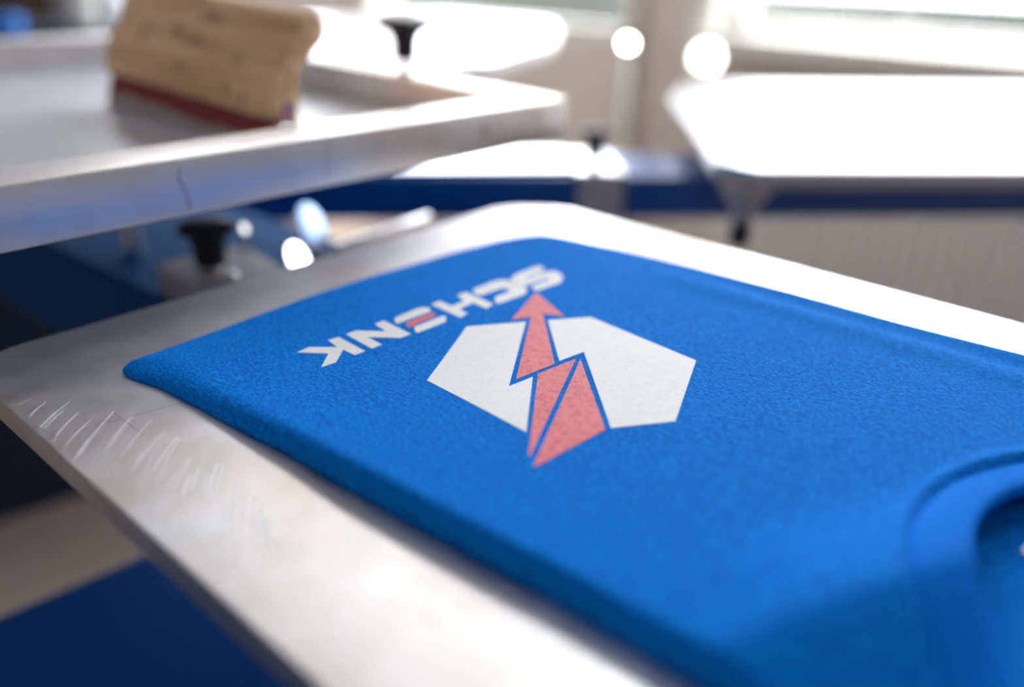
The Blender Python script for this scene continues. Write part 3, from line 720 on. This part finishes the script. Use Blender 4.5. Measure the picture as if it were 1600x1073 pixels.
# smudges and a small round maker's sticker on the wood
sqM = sq.matrix_basis if False else Matrix.Translation(sq.location) @ Matrix.Rotation(sq.rotation_euler.z, 4, 'Z')
bm = bmesh.new(); obox(bm, (SLn/2-0.0002, 0.014, 0.0185), (0.0006, 0, 0), (0, 0.011, -0.003), (0, 0.004, 0.017), 0.0002, 1)
me = bpy.data.meshes.new('sticker'); bm.to_mesh(me); bm.free(); me.materials.append(mat('sticker paper', (0.30, 0.24, 0.30), 0.5)); o = bpy.data.objects.new('sticker', me); COL.objects.link(o); o.parent = hd; o['label'] = 'tiny square sticker with a blue and red mark'
for nm, c, y0, z0 in (('sticker_mark', (0.03, 0.06, 0.35), 0.0195, 0.0285), ('sticker_mark', (0.65, 0.05, 0.08), 0.0185, 0.0215)):
    bm = bmesh.new(); obox(bm, (SLn/2+0.0002, y0-0.002, z0), (0.0005, 0, 0), (0, 0.005, 0), (0, 0.001, 0.005), 0.0001, 1)
    me = bpy.data.meshes.new(nm); bm.to_mesh(me); bm.free(); me.materials.append(mat(nm+' ink', c, 0.5)); q_ = bpy.data.objects.new(nm, me); COL.objects.link(q_); q_.parent = hd

# ------------------------------------------------------------------ polished bolts that catch the light
def polished(px, py, h, r, label, hz=0.004, name='dome_nut'):
    c = at(px, py, h); bm = bmesh.new(); lathe(bm, [(r, -hz-0.010), (r, 0), (r*0.92, hz*0.4), (r*0.6, hz*0.8), (r*0.3, hz*0.96), (0, hz)], c, n=28)
    return setp(smooth_by_angle(obj(name, bm, M_chrome), 40), label, 'nut')

# ------------------------------------------------------------------ things at the back left
def simple(name, px0, px1, py, h0, h1, dep, m, label, cat, bev=0.004):
    a = at(px0, py, h0); b_ = at(px1, py, h0); d = (b_-a); d.z = 0; L_ = d.length; d.normalize(); n_ = Vector((-d.y, d.x, 0))
    bm = bmesh.new(); obox(bm, Vector((a.x, a.y, PZ+h0)), d*L_, n_*dep, (0, 0, h1-h0), bev); return setp(obj(name, bm, m), label, cat)
# work bench at far left with its things
bh = -0.055
bench = simple('work_bench', -330, 215, 60, bh-0.03, bh, 0.42, M_navy, 'dark work bench at the far left behind the screen frame', 'bench')
a = at(-330, 60, bh); b_ = at(215, 60, bh); d = (b_-a); d.z = 0; L_ = d.length; d.normalize(); n_ = Vector((-d.y, d.x, 0))
for f1, f2 in ((0.02, 0.03), (0.02, 0.34), (0.94, 0.03), (0.94, 0.34)):
    bm = bmesh.new(); obox(bm, Vector((a.x, a.y, 0))+d*L_*f1+n_*f2, d*0.05, n_*0.05, (0, 0, PZ+bh-0.03), 0.002); q_ = obj('leg', bm, M_navy, bench)
simple('storage_bin', -60, 30, 58, bh+0.0005, bh+0.055, 0.10, M_bin, 'bright blue plastic bin on the dark bench at the left edge', 'bin', 0.008)
a3 = at(-330, 27, bh); b3 = at(86, 27, bh); a3.z = b3.z = 0; sh_ = n_*max(0, 0.92-(b3-Vector((a.x, a.y, 0))).dot(n_)); b3 += sh_; a3 = b3-d*0.8
bm = bmesh.new(); obox(bm, a3, (b3-a3), Vector((-(b3-a3).y, (b3-a3).x, 0)).normalized()*0.35, (0, 0, 1.5), 0.006)
setp(obj('wooden_cabinet', bm, M_brown), 'dark brown cabinet behind the bench in the top left corner', 'cabinet')
c = at(128, 42, bh); bm = bmesh.new(); lathe(bm, [(0.060, 0.0005), (0.064, 0.004), (0.072, 0.15), (0.076, 0.155), (0.076, 0.162), (0.0, 0.164)], c, n=32)
setp(smooth_by_angle(obj('ink_bucket', bm, mat('pale grey plastic', (0.62, 0.62, 0.60), 0.3)), 40), 'pale grey plastic bucket on the bench left of the squeegee', 'bucket')
c = at(184, 74, bh); c = c+n_*0.03; bm = bmesh.new(); lathe(bm, [(0.030, 0.0005), (0.036, 0.006), (0.036, 0.11), (0.030, 0.125), (0.016, 0.135), (0.016, 0.16), (0, 0.162)], c, n=32)
setp(smooth_by_angle(obj('plastic_bottle', bm, mat('bluish white plastic', (0.80, 0.84, 0.92), 0.3)), 40), 'bluish white bottle on the bench just left of the squeegee handle', 'bottle')
# caps added on the arm, tilted to throw window glints at the camera
def glint(px, py, h, r, floor_h, label, m=None, aim=(-1.1, 1.25), name='glint_cap'):
    c = at(px, py, h); v = (Vector((0, 0, PZ+CH))-c).normalized(); tgt = (wp(aim[0], aim[1])-c).normalized(); nrm = (v+tgt).normalized()
    t = thing(name, Vector((c.x, c.y, PZ+floor_h)), label, 'cap')
    bm = bmesh.new(); lathe(bm, [(r*0.8, -0.004), (r, -0.0025), (r, -0.0004), (r*0.94, 0), (0, 0.0)], c, nrm, 28); smooth_by_angle(obj('cap_head', bm, m or M_chrome, t), 20)
    bm = bmesh.new(); hh = c.z-0.4*r-0.003-(PZ+floor_h); lathe(bm, [(r*0.45, 0.0003), (r*0.45, hh)], Vector((c.x, c.y, PZ+floor_h)), n=20); smooth_by_angle(obj('shank', bm, M_plate, t), 40)
    return t
glint(382, 357, -0.030, 0.0048, armT, 'small polished cap added for a glint beside the black knob above the front platen', mat('dull polished steel', (0.30, 0.28, 0.27), 0.1, 1.0))
glint(466, 404, -0.030, 0.0150, armT, 'round cap added for a cream glint half hidden by the front platen edge')
glint(488, 352, -0.030, 0.0210, armT, 'round cap added for a pale bluish glint behind the cream one', mat('steel tinted for blue glint', (0.34, 0.46, 0.68), 0.4, 1.0))
# pale rod parallel to the platen edge
q = at(520, 392, -0.045); q2 = at(668, 342, -0.045); dd = q2-q; bm = bmesh.new(); lathe(bm, [(0.006, 0), (0.006, dd.length)], q, dd, 20)
setp(smooth_by_angle(obj('guide_rod', bm, M_steel2), 40), 'slim pale steel rod just behind the far left edge of the front platen', 'rod')
# lit balls added near the window wall for bright discs without a source
def add_glow(px, py, h, r, e, label):
    c = at(px, py, h); t = thing('glow_ball', c-Vector((0, 0, 0)), label, 'lamp')
    m = bpy.data.materials.new('lit ball glass'); m.use_nodes = True; b = m.node_tree.nodes['Principled BSDF']; b.inputs['Emission Color'].default_value = (1, 0.96, 0.88, 1); b.inputs['Emission Strength'].default_value = e
    bm = bmesh.new(); bmesh.ops.create_uvsphere(bm, u_segments=20, v_segments=12, radius=r, matrix=Matrix.Translation(c)); obj('lit_ball', bm, m, t, True)
    bm = bmesh.new(); lathe(bm, [(r*0.7, -r*0.6), (r*0.9, -r*1.4), (r*0.5, -r*2.0), (0.008, -r*2.2), (0.008, -c.z), (0.06, -c.z), (0.06, -c.z+0.0005)], c, n=20); smooth_by_angle(obj('stand', bm, M_white, t), 40)
add_glow(981, 68, -0.02, 0.012, 30, 'small lit ball added for a bright disc against the beige wall, left one')
add_glow(1104, 90, -0.03, 0.034, 6, 'larger lit ball added for a bright disc just above the left end of the right platen')
# unseen ceiling panels added as fill light for the wall and near side
M_fill = bpy.data.materials.new('lit fill panel'); M_fill.use_nodes = True; b = M_fill.node_tree.nodes['Principled BSDF']
b.inputs['Emission Color'].default_value = (0.93, 0.97, 1, 1); b.inputs['Emission Strength'].default_value = 2.6
M_fill2 = M_fill.copy(); M_fill2.name = 'bright lit fill panel'; M_fill2.node_tree.nodes['Principled BSDF'].inputs['Emission Strength'].default_value = 11.0
for i, (s, d, mm_) in enumerate(((-2.0, -3.7, 0), (0.0, -3.9, 0), (2.0, -3.7, 0), (-1.6, -5.6, 0), (0.8, -5.6, 0), (3.0, -5.6, 0), (-1.5, -0.45, 1), (-0.3, -0.45, 1), (0.9, -0.45, 1), (2.1, -0.45, 1), (3.3, -0.45, 1))):
    t = thing('fill_panel', wp(s, CEIL-0.05, d), 'added square lit fill panel', 'lamp', 'added fill panels out of frame')
    bm = bmesh.new(); obox(bm, wp(s-0.3, CEIL-0.05, d-0.3), BD*0.6, AD*0.6, (0, 0, 0.05), 0.003); obj('housing', bm, M_white, t)
    bm = bmesh.new(); obox(bm, wp(s-0.28, CEIL-0.053, d-0.28), BD*0.56, AD*0.56, (0, 0, 0.004)); obj('diffuser', bm, M_fill2 if mm_ else M_fill, t)
